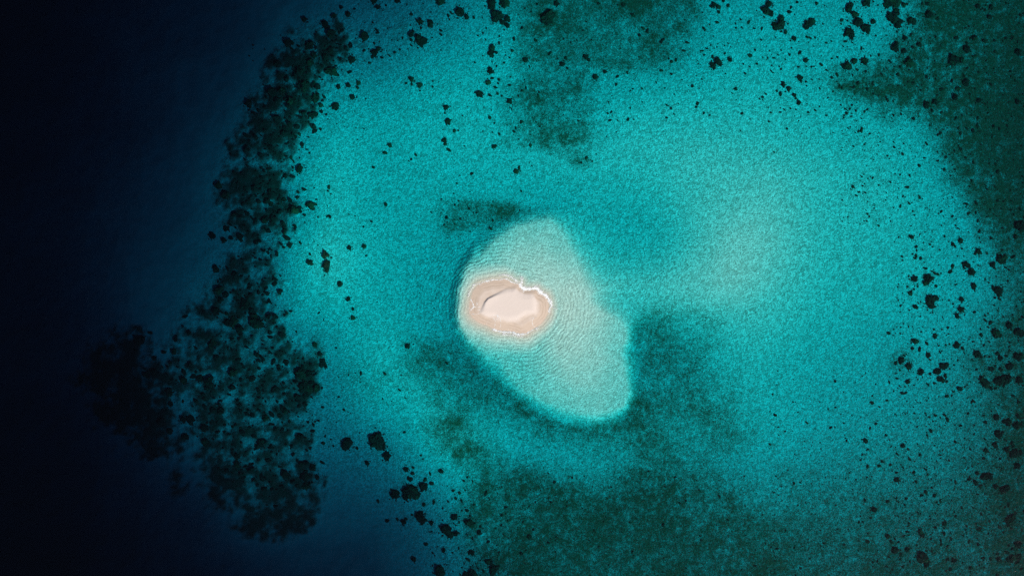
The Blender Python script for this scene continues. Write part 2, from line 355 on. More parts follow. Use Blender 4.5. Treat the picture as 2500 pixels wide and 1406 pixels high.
def seabed_material():
    m, nt, out = new_mat("sand_and_turf"); b = NB(nt)
    pos = b.n("ShaderNodeNewGeometry").outputs['Position']
    sep = b.n("ShaderNodeSeparateXYZ", ins={0: pos})
    z = sep.outputs[2]
    al = b.attr("cover"); rf = b.attr("reef"); sh = b.attr("shore")
    fine = b.noise(pos, 0.9, 3, .6); grain = b.noise(pos, 2.6, 2, .6); mid = b.noise(pos, 0.16, 4, .6)
    # dry coral sand, damp sand near the waterline, coarse and silty drifts mottled with painted caustics
    dry = b.mix(mid, (.665, .575, .515), (.70, .61, .55))
    dry = b.mix(b.math('MULTIPLY', grain, .35), dry, (.58, .49, .43))
    hn = b.math('ADD', z, b.math('MULTIPLY', b.math('SUBTRACT', b.noise(pos, 0.35, 3), .5), .30))
    damp = b.mix(fine, (.535, .425, .34), (.585, .475, .385))
    mark = b.math('SINE', b.math('ADD', b.math('MULTIPLY', sh, 2 * math.pi / 1.15), b.math('MULTIPLY', b.noise(pos, .2, 3, .6), 14.0)))
    mark = b.math('MULTIPLY', b.ramp(mark, .35, 1.0), b.math('MULTIPLY', b.ramp(b.noise(pos, .13, 2, .5), .36, .55), .60))
    damp = b.mix(mark, damp, (.44, .34, .265))
    c = b.mix(b.ramp(hn, .30, .62), damp, dry)
    near = b.n('ShaderNodeMapRange', ins={0: z, 1: -.2, 2: -.9, 3: .45, 4: 1.0}).outputs[0]
    under = b.mix(b.ramp(b.math('ADD', b.math('MULTIPLY', grain, .3), b.math('MULTIPLY', b.noise(pos, .95, 2, .6, 1.0), .7)), .40, .62), (.41, .355, .30), (.80, .72, .645))
    under = b.mix(near, (.64, .57, .50), under)
    caustic_fleck = b.math('ADD', b.math('MULTIPLY', b.noise(pos, 1.15, 2, .65, 1.5), .75), b.math('MULTIPLY', b.noise(pos, 2.6, 1, .5), .25))
    under = b.mix(b.math('MULTIPLY', b.ramp(caustic_fleck, .535, .62), b.n('ShaderNodeMapRange', ins={0: z, 1: -.35, 2: -1.3, 3: .3, 4: .9}).outputs[0]), under, (.93, .89, .83))  # bright flecks painted into the sand for sunlight focused by waves
    under = b.mix(b.ramp(z, -5.0, -11.0), under, (.64, .57, .50))
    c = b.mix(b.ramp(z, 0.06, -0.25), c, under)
    # seagrass litter and algal film; cover includes painted lens darkening
    sp = b.math('ADD', al, b.math('MULTIPLY', b.math('SUBTRACT', b.math('ADD', b.math('MULTIPLY', fine, .5), b.math('MULTIPLY', b.noise(pos, 1.5, 2, .6, .8), .5)), .5), 1.7))
    fa = b.math('MULTIPLY', b.n('ShaderNodeMapRange', ins={0: sp, 1: .0, 2: .95, 3: 0.0, 4: .97}).outputs[0], b.ramp(al, .0, .12))
    turf = b.mix(fine, (.034, .078, .042), (.065, .12, .058))
    c = b.mix(fa, c, turf)
    rfn = b.math('ADD', rf, b.math('MULTIPLY', b.math('SUBTRACT', b.noise(pos, .45, 4, .65), .5), .55))
    fr = b.math('MULTIPLY', b.ramp(rfn, .0, 1.05), b.ramp(rf, 0.0, .15))
    rock = b.mix(b.noise(pos, .5, 3), (.016, .022, .018), (.065, .082, .052))
    c = b.mix(fr, c, rock)
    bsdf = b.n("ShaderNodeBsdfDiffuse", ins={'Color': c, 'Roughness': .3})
    # sand ripples: refracted round the island near the shore, short-crested elsewhere
    ph = b.math('ADD', b.math('MULTIPLY', sh, 2 * math.pi / 1.35), b.math('MULTIPLY', b.noise(pos, .17, 4, .6), 17.0))
    rip = b.math('MULTIPLY', b.math('SINE', ph), b.math('MULTIPLY', b.ramp(sh, 34.0, 4.0), b.ramp(sh, -2.5, 1.0)))
    h = b.math('ADD', b.math('MULTIPLY', rip, .15), b.math('MULTIPLY', b.noise(pos, .8, 2, .6, .8), .55))
    h = b.math('ADD', h, b.math('MULTIPLY', b.noise(pos, .3, 2, .5), .2))
    h = b.math('ADD', h, b.math('MULTIPLY', b.noise(pos, 1.9, 2, .6, .3), .95))
    amp = b.n("ShaderNodeMapRange", interpolation_type='SMOOTHSTEP', ins={0: z, 1: .25, 2: -.5, 3: .035, 4: 1.0}).outputs[0]
    silt = b.n('ShaderNodeMapRange', interpolation_type='SMOOTHSTEP', ins={0: z, 1: -4.0, 2: -11.0, 3: 1.0, 4: .12}).outputs[0]
    bump = b.n("ShaderNodeBump", ins={'Strength': 1.0, 'Distance': .42, 'Height': b.math('MULTIPLY', b.math('MULTIPLY', h, amp), silt)})
    nt.links.new(bump.outputs[0], bsdf.inputs['Normal'])
    nt.links.new(bsdf.outputs[0], out.inputs['Surface'])
    return m

def water_material():
    m, nt, out = new_mat("lagoon_water"); b = NB(nt)
    pos = b.n("ShaderNodeNewGeometry").outputs['Position']
    sh = b.attr("shore")
    n1 = b.noise(pos, .75, 3, .6, .4); n2 = b.noise(pos, 1.9, 2, .6); n3 = b.noise(pos, .2, 2, .5)
    ph = b.math('ADD', b.math('MULTIPLY', sh, 2 * math.pi / 1.5), b.math('MULTIPLY', b.noise(pos, .16, 4, .6), 18.0))
    rip = b.math('MULTIPLY', b.math('SINE', ph), b.ramp(sh, 42.0, 5.0))
    h = b.math('ADD', b.math('ADD', b.math('MULTIPLY', n1, .5), b.math('MULTIPLY', n2, .18)), b.math('ADD', b.math('MULTIPLY', rip, .05), b.math('MULTIPLY', n3, .6)))
    bump = b.n("ShaderNodeBump", ins={'Strength': 1.0, 'Distance': .17, 'Height': h})
    lw = b.n("ShaderNodeLayerWeight", ins={'Blend': .5})
    nt.links.new(bump.outputs[0], lw.inputs['Normal'])
    f = b.math('ADD', b.math('MULTIPLY', b.math('POWER', lw.outputs['Facing'], 5.0), .98), .02)
    gl = b.n("ShaderNodeBsdfGlossy", ins={'Color': (1, 1, 1, 1), 'Roughness': .17})
    nt.links.new(bump.outputs[0], gl.inputs['Normal'])
    tr = b.n("ShaderNodeBsdfTransparent", ins={'Color': (1, 1, 1, 1)})
    mx = b.n("ShaderNodeMixShader", ins={0: f, 1: tr.outputs[0], 2: gl.outputs[0]})
    nt.links.new(mx.outputs[0], out.inputs['Surface'])
    ab = b.n("ShaderNodeVolumeAbsorption", ins={'Color': (1 - K_G * 9.0 / 1.5, 1 - K_G / 1.5, 1 - K_G * .75 / 1.5, 1), 'Density': 1.5})
    nt.links.new(ab.outputs[0], out.inputs['Volume'])
    return m

def coral_material(name, lo, hi, top):
    m, nt, out = new_mat(name); b = NB(nt)
    pos = b.n("ShaderNodeNewGeometry").outputs['Position']
    oi = b.n("ShaderNodeObjectInfo").outputs['Random']
    n = b.noise(pos, 1.3, 3, .65); n2 = b.noise(pos, .5, 2, .5)
    c = b.mix(b.ramp(n, .3, .75), lo, hi)
    c = b.mix(b.math('MULTIPLY', b.ramp(b.math('ADD', n2, b.math('MULTIPLY', b.math('SUBTRACT', oi, .5), .35)), .5, .75), .7), c, top)
    bs = b.n("ShaderNodeBsdfDiffuse", ins={'Color': c, 'Roughness': .5})
    bp = b.n("ShaderNodeBump", ins={'Strength': .9, 'Distance': .35, 'Height': b.noise(pos, 2.2, 3, .6)})
    nt.links.new(bp.outputs[0], bs.inputs['Normal']); nt.links.new(bs.outputs[0], out.inputs['Surface'])
    return m
def plain_material(name, lo, hi, sc, rough=.5):
    m, nt, out = new_mat(name); b = NB(nt)
    pos = b.n("ShaderNodeNewGeometry").outputs['Position']
    c = b.mix(b.noise(pos, sc, 3, .6), lo, hi)
    bs = b.n("ShaderNodeBsdfDiffuse", ins={'Color': c, 'Roughness': rough})
    nt.links.new(bs.outputs[0], out.inputs['Surface'])
    return m

M_BED = seabed_material()
M_WATER = water_material()
M_CORAL = coral_material("dark_coral", (.012, .018, .014), (.038, .050, .030), (.060, .085, .040))
M_REEF = coral_material("reef_coral", (.010, .016, .013), (.035, .048, .032), (.060, .080, .045))
M_GRASS = plain_material("seagrass_leaf", (.034, .080, .042), (.080, .135, .068), .4)
M_FOAM = plain_material("sea_foam", (.74, .76, .77), (.86, .87, .87), 2.0)

# ------------------------------------------------------------------ seabed, sandbank, water
gx = axis(1370 * MPP, 0.40, 4200, 1.3); gy = axis(790 * MPP, 0.40, 4200, 1.3)
X, Y = np.meshgrid(gx, gy)
SU, SV, SZ = survey(X, Y)
SI = bil(sdI, SU, SV)
inside = smooth(-52, -40, SI)
ZB = SZ - inside * 0.5                                   # the sandbank sheet takes over here
me = mesh_np("seabed", np.stack([X, Y, ZB], -1).reshape(-1, 3), grid_faces(len(gx), len(gy)))
fadeout = 1 - smooth(0, 260, np.hypot(np.maximum(np.abs(SU - CX) - 1290, 0), np.maximum(np.abs(SV - CY) - 740, 0)))
attr(me, "cover", bil(A, SU, SV) * fadeout); attr(me, "reef", bil(RR, SU, SV) * fadeout); attr(me, "shore", -SI * MPP)
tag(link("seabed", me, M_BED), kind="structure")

bx = np.arange(-30, 30.01, 0.12) + (1243 - CX) * MPP; by = np.arange(-24, 24.01, 0.12) + (CY - 747) * MPP
X, Y = np.meshgrid(bx, by)
SU, SV, SZ = survey(X, Y)
SI = bil(sdI, SU, SV)
keep = SI > -56
idx = -np.ones(X.shape, int); 
F = grid_faces(len(bx), len(by)); kf = keep.ravel()[F].all(1); F = F[kf]
used = np.unique(F); remap = -np.ones(X.size, int); remap[used] = np.arange(len(used))
co = np.stack([X, Y, SZ - .03 * smooth(-49, -56, SI)], -1).reshape(-1, 3)[used]
me = mesh_np("sandbank", co, remap[F])
attr(me, "cover", bil(A, SU, SV).ravel()[used] * 0); attr(me, "reef", np.zeros(len(used))); attr(me, "shore", (-SI * MPP).ravel()[used])
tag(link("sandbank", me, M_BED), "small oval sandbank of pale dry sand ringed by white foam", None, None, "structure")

wx = axis(1400 * MPP, 1.2, 4300, 1.35); wy = axis(820 * MPP, 1.2, 4300, 1.35)
X, Y = np.meshgrid(wx, wy)
wu, wv = X / MPP + CX, CY - Y / MPP
top = np.stack([X, Y, np.zeros_like(X)], -1).reshape(-1, 3)
Ftop = grid_faces(len(wx), len(wy))
nx, ny = len(wx), len(wy)
gi = np.arange(nx * ny).reshape(ny, nx)
ring = np.concatenate([gi[0, :-1], gi[:-1, -1], gi[-1, :0:-1], gi[:0:-1, 0]])
nb = len(ring)
bot = top[ring].copy(); bot[:, 2] = -60
cen = np.array([[0, 0, -60.0]])
b0 = len(top)
j = np.arange(nb); jn = (j + 1) % nb
side = np.stack([ring[jn], ring[j], b0 + j, b0 + jn], -1)
floor_ = np.stack([b0 + jn, b0 + j, np.full(nb, b0 + nb), np.full(nb, b0 + nb)], -1)
verts = np.concatenate([top, bot, cen])
import bmesh
me = bpy.data.meshes.new("water")
allq = np.concatenate([Ftop, side]); tri = floor_[:, :3]
me.vertices.add(len(verts)); me.vertices.foreach_set("co", verts.astype(np.float32).ravel())
loops = np.concatenate([allq.ravel(), tri.ravel()]).astype(np.int32)
me.loops.add(len(loops)); me.loops.foreach_set("vertex_index", loops)
ls = np.concatenate([np.arange(len(allq)) * 4, len(allq) * 4 + np.arange(len(tri)) * 3]).astype(np.int32)
lt = np.concatenate([np.full(len(allq), 4), np.full(len(tri), 3)]).astype(np.int32)
me.polygons.add(len(ls)); me.polygons.foreach_set("loop_start", ls); me.polygons.foreach_set("loop_total", lt)
me.update(calc_edges=True)
shw = bil(SHOREDIST, wu, wv) * MPP
attr(me, "shore", np.concatenate([shw.ravel(), np.full(nb + 1, 60.0)]))
tag(link("water", me, M_WATER), kind="structure")

# ------------------------------------------------------------------ shared shape builders (numpy)
def dome(r, h, seg, rings, seed, rough=.22, stretch=1.0, ang=0.0, knob=.25, flat=.55):
    """one closed knobbly coral mound, rim sunk a little into the sand: (verts, tri faces)"""
    rg = np.random.default_rng(seed)
    th = np.linspace(0, 2 * np.pi, seg, endpoint=False)
    f = np.ones(seg)
    for k in range(2, 8):
        f += rough * rg.normal() / k ** .75 * np.cos(k * th + rg.uniform(0, 6.28))
    f += rough * .35 * rg.normal(size=seg)
    f = np.clip(f, .5, 1.5)
    vs_ = []
    for i in range(rings + 1):
        t = i / rings                      # 0 rim .. 1 near the top
        rr = r * f * math.cos(t * 1.45) ** flat
        zz = h * math.sin(t * 1.5) - 0.12 * h * (i == 0) * 2
        jit = 1 + knob * .5 * rg.normal(size=seg) * (0 if i == 0 else 1)
        zj = knob * h * rg.normal(size=seg) * (0 if i == 0 else .8)
        vs_.append(np.stack([rr * jit * np.cos(th) * stretch, rr * jit * np.sin(th), zz + zj], -1))
    v = np.concatenate(vs_ + [np.array([[0, 0, h * 1.02]])])
    c, s = math.cos(ang), math.sin(ang)
    v = np.stack([v[:, 0] * c - v[:, 1] * s, v[:, 0] * s + v[:, 1] * c, v[:, 2]], -1)
    fa = []
    for i in range(rings):
        a = i * seg + np.arange(seg); b_ = i * seg + (np.arange(seg) + 1) % seg
        c_ = b_ + seg; d_ = a + seg
        fa += [np.stack([a, b_, c_], -1), np.stack([a, c_, d_], -1)]
    a = rings * seg + np.arange(seg); b_ = rings * seg + (np.arange(seg) + 1) % seg
    fa.append(np.stack([a, b_, np.full(seg, (rings + 1) * seg)], -1))
    return v, np.concatenate(fa)

# ------------------------------------------------------------------ coral heads measured on 4.69x enlargements
def cr(ox, oy, L):
    return [(ox + x / 4.6875, oy + y / 4.6875, r / 4.6875) for x, y, r in L]
CORALS = []
CORALS += cr(500, 0, [(1140,230,28),(1380,290,45),(1445,390,45),(1830,420,50),(1680,690,40),(1455,820,55),(1255,955,20),(1645,980,30),(1760,955,25),(1750,1008,20),(1690,1115,30),(1497,1222,40),(1240,1320,45),(1330,1210,25),(1270,1130,45),(1530,1000,25),(1440,580,40),(1560,90,25),(1480,190,30),(1640,170,30),(1250,640,35),(1380,660,35),(1210,720,40),(510,1190,45),(1150,990,50),(1090,830,45),(960,500,50),(1200,530,50),(840,730,35),(1000,1160,50),(890,1050,45),(770,1060,50),(1520,860,22),(1660,830,22),(1365,1110,25)])
CORALS += cr(900, 0, [(65,10,35),(108,90,28),(330,10,32),(825,15,50),(490,170,18),(590,255,35),(710,275,35),(600,328,16),(915,185,20),(1045,145,55),(1125,200,30),(1205,205,18),(830,355,18),(830,402,18),(600,470,65),(95,350,20),(115,565,28),(70,610,40),(40,660,20),(155,665,18),(65,500,18),(12,725,18),(300,605,16),(390,440,14),(490,912,32),(495,970,16),(432,958,16),(588,982,30),(590,1043,10),(885,1232,32),(875,1300,12),(1270,1080,40),(1390,1095,20),(1478,1075,18),(1615,1165,32),(1370,950,32),(1360,905,10),(1415,900,18),(1490,915,18),(1482,958,14),(1395,815,35),(1465,762,12),(1415,555,36),(1400,620,36),(1460,605,22),(1495,495,16),(1498,420,13),(1340,460,13),(1310,385,13),(1348,328,12),(1665,450,20),(1615,980,18),(1622,885,10),(1758,1040,16),(1800,1010,16),(1715,1100,14),(1612,663,14),(1840,765,14),(1795,690,30),(1410,60,55),(1560,40,60),(1470,190,70),(1590,220,35),(1530,260,30),(1585,295,30),(910,1395,34),(1755,325,18)])
CORALS += cr(1300, 0, [(180,210,75),(240,175,25),(755,45,18),(1040,60,25),(1265,325,20),(1225,408,20),(1490,460,22),(1770,490,20),(612,655,28),(645,690,22),(340,740,30),(400,785,16),(440,490,10),(720,885,30),(830,825,24),(960,972,18),(1255,1018,15),(1088,835,16),(1475,812,18),(1590,850,16),(872,1170,11),(860,1300,14),(1120,1243,12),(1095,1370,18),(975,1380,11),(1535,1205,13),(1535,1350,15),(1590,710,20),(1645,690,16),(1730,585,20),(1830,990,20),(200,615,22),(1150,180,25),(280,50,30)])
CORALS += cr(1700, 0, [(800,125,55),(850,160,35),(760,140,35),(830,50,35),(800,85,35),(960,290,60),(970,220,35),(910,310,40),(880,270,18),(1320,255,38),(1270,295,45),(1240,280,25),(1065,140,25),(1085,90,18),(1380,45,22),(1155,28,18),(1025,372,24),(1120,445,27),(1270,430,20),(1305,440,16),(1360,435,14),(1490,495,14),(1545,475,12),(1755,385,55),(1745,350,40),(1780,440,22),(1750,95,50),(1815,170,40),(1850,260,50),(1665,235,20),(240,262,20),(205,60,30),(255,85,28),(175,80,20),(365,70,22),(310,10,22),(600,260,20),(508,228,14),(455,325,13),(522,320,13),(665,330,14),(750,335,18),(450,275,12),(745,462,13),(245,705,40),(275,735,25),(190,750,35),(205,785,18),(385,688,26),(615,640,24),(188,643,14),(120,560,14),(675,577,14),(935,632,12),(818,668,12),(888,668,14),(1020,683,12),(1068,630,16),(1185,610,22),(1250,697,26),(1320,768,14),(1170,770,14),(865,755,10),(970,797,14),(950,765,10),(855,815,13),(878,835,13),(1185,893,32),(1255,940,14),(1262,987,11),(997,972,30),(1058,1020,28),(1122,1095,26),(1175,1180,28),(965,1078,22),(925,1042,12),(1020,1052,10),(797,1080,16),(450,1025,20),(455,1008,12),(412,1070,12),(725,1138,11),(15,1190,22),(88,1300,14),(1078,1243,13),(1140,1255,12),(1268,1190,9),(1362,1266,15),(1410,1223,10),(1280,1290,15),(1490,1325,14),(1758,1250,14),(1720,1298,20),(1655,1205,12),(1730,762,45),(1690,770,25),(1810,705,30),(1490,805,15),(1610,860,22),(1550,890,18),(1640,990,18),(1800,1003,15),(1850,955,22),(1615,658,15),(1550,675,13),(560,845,16),(695,735,14),(540,738,12),(612,768,12),(335,848,10),(65,912,10),(70,150,10)])
CORALS += cr(2100, 0, [(70,40,45),(380,30,70),(300,70,35),(500,60,30),(370,210,65),(420,140,35),(430,290,40),(465,250,25),(70,330,50),(30,320,30),(90,380,20),(150,255,30),(590,245,45),(790,175,42),(770,50,25),(710,45,14),(400,545,48),(500,590,30),(675,515,28),(600,545,18),(560,725,50),(540,750,35),(510,440,28),(585,405,20),(50,705,42),(15,560,18),(1100,440,25),(1310,440,32),(1425,475,25),(1215,565,40),(1075,680,50),(1050,715,35),(1160,690,30),(1310,650,25),(1550,598,20),(1805,600,35),(1745,440,20),(435,860,25),(245,850,18),(760,885,20),(150,970,16),(80,1025,18),(310,1150,22),(150,1078,14),(50,1280,14),(935,1030,25),(1050,930,20),(1210,950,40),(1120,1020,28),(1085,1115,35),(760,1205,38),(855,1170,32),(1360,1155,30),(1800,1170,28),(825,1270,20),(930,1290,15),(470,1310,16),(1495,970,18),(1355,830,15),(1720,820,15),(1480,200,30),(890,220,20),(1500,90,30),(1350,80,30),(215,635,18)])
CORALS += cr(2100, 300, [(1525,42,22),(1290,95,25),(1220,65,16),(1145,308,22),(1080,322,14),(760,240,18),(888,140,14),(485,357,18),(312,380,12),(675,492,22),(347,682,13),(682,860,16),(1035,607,12),(1555,480,20),(1450,760,18),(1255,730,12),(1275,665,14),(1580,565,25),(1235,1042,18),(1365,1245,20),(590,1310,25),(570,1300,15),(1150,1350,30),(1060,1390,25),(1780,1310,28),(1810,1170,45),(1850,1190,50),(1790,1155,30),(1490,995,14),(350,1128,10),(385,225,12),(800,1395,15),(1830,990,20),(1860,620,18),(1120,70,14),(1330,920,22)])
CORALS += cr(2100, 600, [(1355,70,35),(1315,95,18),(1600,150,45),(1660,130,30),(1640,180,30),(1570,140,25),(1515,220,32),(1750,130,25),(1205,215,35),(1245,232,22),(1195,260,16),(1275,300,40),(1060,235,25),(1030,300,25),(600,98,12),(625,145,18),(692,145,20),(755,262,18),(622,378,35),(785,375,46),(820,380,35),(760,420,40),(740,370,20),(850,312,20),(870,465,20),(660,468,14),(545,467,14),(575,545,26),(805,620,56),(810,670,46),(870,600,30),(780,590,35),(635,702,30),(1160,615,28),(1155,730,35),(1108,803,26),(1300,465,35),(1575,510,45),(1590,550,35),(1520,480,25),(1545,598,16),(1595,610,18),(1310,760,18),(1790,695,14),(1575,742,14),(1745,790,14),(1490,885,25),(1705,910,35),(1860,815,20),(1555,1005,46),(1600,1030,25),(1530,980,25),(1385,1020,25),(1465,932,14),(1800,985,46),(1850,1005,40),(328,1000,22),(385,957,10),(858,1035,28),(845,957,14),(938,957,12),(1003,940,16),(635,1095,32),(600,1080,18),(760,1115,22),(680,1185,24),(600,1175,22),(780,1255,28),(1110,1135,35),(1175,1175,22),(1085,1150,20),(1295,1097,15),(1480,1100,14),(1710,1105,14),(1705,1155,12),(1340,1240,40),(1385,1270,20),(1605,1285,28),(1570,1230,25),(1670,1262,18),(1800,1270,46),(1840,1265,30),(555,1380,35),(470,1310,34),(950,1380,40),(990,1365,28),(1710,1380,40),(1480,1270,15)])
CORALS += cr(2100, 850, [(695,272,35),(885,268,38),(975,315,25),(925,360,35),(905,375,25),(993,380,18),(850,400,18),(800,290,16),(545,385,28),(618,422,12),(420,347,16),(490,515,22),(525,510,16),(308,597,16),(135,625,22),(140,545,12),(65,283,10),(1140,465,30),(1065,497,14),(993,550,22),(1300,605,20),(1685,360,50),(1640,330,30),(1710,390,30),(1820,365,40),(1600,370,45),(1560,380,35),(1440,405,45),(1400,370,40),(1500,240,30),(1610,245,25),(1500,460,22),(1550,460,18),(1750,545,20),(1820,620,22),(1560,790,35),(1700,850,40),(1650,840,25),(1790,890,40),(1830,880,30),(1580,985,40),(1575,1015,28),(1630,965,18),(1810,780,28),(968,765,20),(1000,820,25),(1440,850,22),(810,945,24),(180,865,17),(197,830,9),(65,1060,30),(490,1118,26),(1235,745,16),(1415,770,14),(1545,1110,32),(1440,1170,28),(1740,1095,24),(1680,1160,30),(1780,1200,46),(1740,1215,35),(1830,1195,30),(1415,1260,20),(685,1220,18),(255,1295,20),(220,1345,22),(1090,1070,18),(1150,885,20),(300,997,14)])
CORALS += cr(2100, 1106, [(420,305,32),(640,325,20),(615,220,22),(1245,298,20),(1340,230,25),(1430,270,40),(1480,265,40),(1800,145,35),(1320,335,28),(1380,375,22),(1555,385,30),(1640,420,40),(1680,400,35),(755,450,25),(850,485,22),(530,522,18),(415,515,14),(315,550,22),(55,535,18),(165,645,32),(120,740,16),(30,785,14),(560,800,15),(965,808,26),(860,850,20),(1095,718,18),(690,900,30),(710,935,28),(810,978,16),(925,1000,18),(930,1045,18),(1040,978,18),(320,950,28),(400,980,15),(360,1015,24),(440,1015,15),(90,1010,25),(400,1110,38),(540,1100,28),(457,1172,15),(460,1212,16),(710,1180,52),(720,1220,46),(760,1265,35),(1410,1200,20),(1497,1215,22),(1565,1150,14),(1585,1215,28),(1690,1220,25),(1740,1200,35),(1810,1190,35),(1800,1250,22),(1680,1135,25),(1740,1090,16),(1700,1055,18),(1810,1045,38),(1720,760,55),(1700,810,25),(1740,720,30),(1780,685,20),(1700,590,24),(1660,615,15),(1600,845,25),(1730,860,14),(1640,905,16),(1390,700,18),(1250,1010,16),(1350,1045,18),(1075,1225,28),(1010,1210,16),(1035,1325,22),(1265,1310,22),(985,1345,14),(200,1232,16),(145,1245,14),(305,1297,16),(370,1330,12),(490,1300,16),(1360,880,25),(875,560,14),(920,550,18),(1220,835,14),(1850,1320,20),(1570,1395,25),(505,945,12)])
CORALS += cr(500, 300, [(1115,250,26),(1078,310,10),(1170,307,13),(1200,345,11),(1085,530,45),(1325,75,18),(1190,165,12),(990,400,22),(1017,443,16),(925,610,26),(1145,765,25),(1070,795,20),(1060,855,22),(1422,738,22),(1410,780,13),(1215,945,45),(1240,985,18),(1170,940,20),(1280,880,13),(1430,1075,24),(1400,1075,12),(1298,1080,12),(1403,950,10),(1030,1000,46),(1085,1010,30),(975,1005,30),(910,880,28),(690,1115,38),(910,1258,24),(1035,1185,25),(1095,1375,18),(980,1395,25),(1815,1192,12),(1750,195,10),(1255,745,10),(1652,1048,9),(1720,1065,10),(250,1210,35),(90,1295,35),(220,1345,32),(410,1330,28),(720,890,35),(750,790,28),(760,930,30),(240,830,45),(160,720,40)])
CORALS += cr(900, 300, [(245,260,26),(187,345,25),(55,510,18),(868,205,28),(880,245,22),(917,312,24),(540,368,18),(490,420,14),(462,440,10),(1098,268,10),(1435,275,24),(1455,265,16),(1665,103,18),(1420,112,11),(1308,98,9),(1720,190,11),(1690,560,30),(1725,515,22),(1180,585,20),(1045,605,9),(975,810,11),(835,875,11),(715,1025,11),(197,935,24),(1855,262,20),(1030,895,11),(900,1140,9),(1160,790,9),(1010,695,12),(1150,980,16),(1870,495,10)])
CORALS += cr(1300, 300, [(730,360,9),(685,443,12),(620,405,20),(560,455,14),(300,683,8),(850,160,8),(960,108,8)])
CORALS += cr(500, 600, [(1205,95,18),(1203,192,36),(1380,105,42),(1395,220,50),(1400,275,32),(1450,135,13),(1655,25,26),(1825,8,26),(1850,115,13),(1548,440,30),(1645,610,26),(1695,722,20),(1700,825,26),(1308,768,14),(1505,1168,13),(905,20,18),(970,5,25),(760,125,15),(860,545,18),(700,375,13),(790,855,16),(470,680,50),(450,640,35),(580,890,62),(560,810,40),(640,900,40),(330,870,55),(400,960,45),(270,880,40),(985,750,18),(1350,1320,34),(1320,1240,26),(1380,1370,28),(1260,1130,26),(930,1330,35),(160,510,45),(130,750,42),(250,780,25),(185,620,28),(305,1068,18),(90,1120,50),(600,1250,30),(130,270,40),(1050,985,14),(865,345,12)])
CORALS += cr(150, 800, [(1065,350,28),(1460,60,28),(1540,235,24),(1290,275,35),(1180,280,25),(1250,405,20),(1215,450,16),(1155,450,16),(1070,510,46),(980,540,42),(1590,580,42),(1690,620,52),(1400,600,42),(1670,690,28),(1545,840,28),(1635,810,25),(1250,870,32),(1390,840,20),(1830,940,35),(1700,200,48),(900,150,55),(1020,60,25),(1240,1180,38),(1480,1050,50),(1400,1050,38),(1640,1150,45),(1660,1320,50),(1150,1080,45),(1420,1250,38),(1240,740,42)])
CORALS += cr(500, 900, [(1100,60,58),(1150,200,62),(1200,230,55),(1280,220,40),(1200,60,40),(1080,30,36),(1180,280,28),(185,480,38),(320,660,22),(410,680,20),(320,50,42),(545,115,38),(700,560,38),(920,480,32),(860,540,26),(970,605,20),(890,615,13),(1005,365,14),(1090,780,40),(1110,770,32),(640,850,42),(600,890,32),(1350,440,18),(1355,850,24),(1595,468,18),(1628,858,65),(1745,910,20),(1285,1240,28),(1150,1230,50),(1235,1130,38),(920,1210,45),(370,1000,36),(370,1090,36),(690,1250,25),(720,1040,25),(410,1200,25),(1160,1330,50),(1060,1340,25),(1860,1080,26),(1345,1070,24),(1110,1090,30),(30,220,30),(280,750,18),(680,1370,28)])
CORALS += cr(900, 1106, [(210,30,45),(600,25,15),(625,65,12),(430,185,28),(510,165,18),(505,230,24),(475,295,30),(830,205,28),(705,235,20),(490,440,85),(420,500,40),(560,470,35),(630,380,50),(650,300,25),(725,345,25),(305,470,55),(270,450,30),(110,545,22),(635,587,25),(590,715,52),(620,765,46),(498,705,16),(720,795,26),(400,785,32),(430,750,20),(330,755,20),(213,770,25),(890,870,62),(940,930,40),(1005,915,30),(985,730,34),(970,430,18),(1040,455,20),(1000,515,18),(1105,422,12),(1160,800,48),(1120,790,25),(1190,830,25),(1065,545,20),(1125,655,22),(1067,655,13),(1162,713,13),(1270,910,28),(1180,1135,33),(1140,1218,24),(860,1110,28),(1370,1240,35),(1400,1245,25),(1430,1330,52),(1395,1340,40),(1490,1290,15),(1190,1380,56),(1120,1395,40),(820,1350,62),(850,1380,58),(660,1040,24),(735,1140,16),(520,1215,30),(965,1138,12),(995,820,12),(1570,618,18),(1525,710,18),(1345,460,25),(1840,955,28),(1490,1138,13),(1250,1315,12),(700,900,10),(740,580,11),(910,550,14),(850,630,13),(1130,275,14),(1190,320,14),(1090,315,16),(1750,1150,20)])
CORALS += [(995, 845, 6.5), (1010, 840, 2.0), (940, 912, 4), (921, 1076, 19), (913, 1063, 7), (935, 1090, 8), (1890, 372, 2.5), (1700, 262, 3)]

# corals that touch are one colony with several lobes
P = np.array(CORALS); n = len(P)
par = list(range(n))
def find(i):
    while par[i] != i: par[i] = par[par[i]]; i = par[i]
    return i
for i in range(n):
    d = np.hypot(P[:, 0] - P[i, 0], P[:, 1] - P[i, 1])
    for k in np.nonzero(d < 0.82 * (P[:, 2] + P[i, 2]))[0]:
        if k > i: par[find(k)] = find(i)
cl = {}
for i in range(n): cl.setdefault(find(i), []).append(i)
colonies = []
for ids in cl.values():
    # drop a lobe wholly inside a bigger one
    ids = [i for i in ids if not any(P[k, 2] > P[i, 2] and math.hypot(P[k, 0] - P[i, 0], P[k, 1] - P[i, 1]) < P[k, 2] - P[i, 2] * .3 for k in ids if k != i)]
    area = sum(P[i, 2] ** 2 for i in ids)
    c = sum(P[i, :2] * P[i, 2] ** 2 for i in ids) / area
    colonies.append(dict(ids=ids, a=area, u=c[0], v=c[1], r=math.sqrt(area)))
colonies = [c for c in colonies if -14 < c['u'] < 2514 and -14 < c['v'] < 1420]
colonies.sort(key=lambda c: -c['a'])
singles, rest = colonies[:300], colonies[300:]

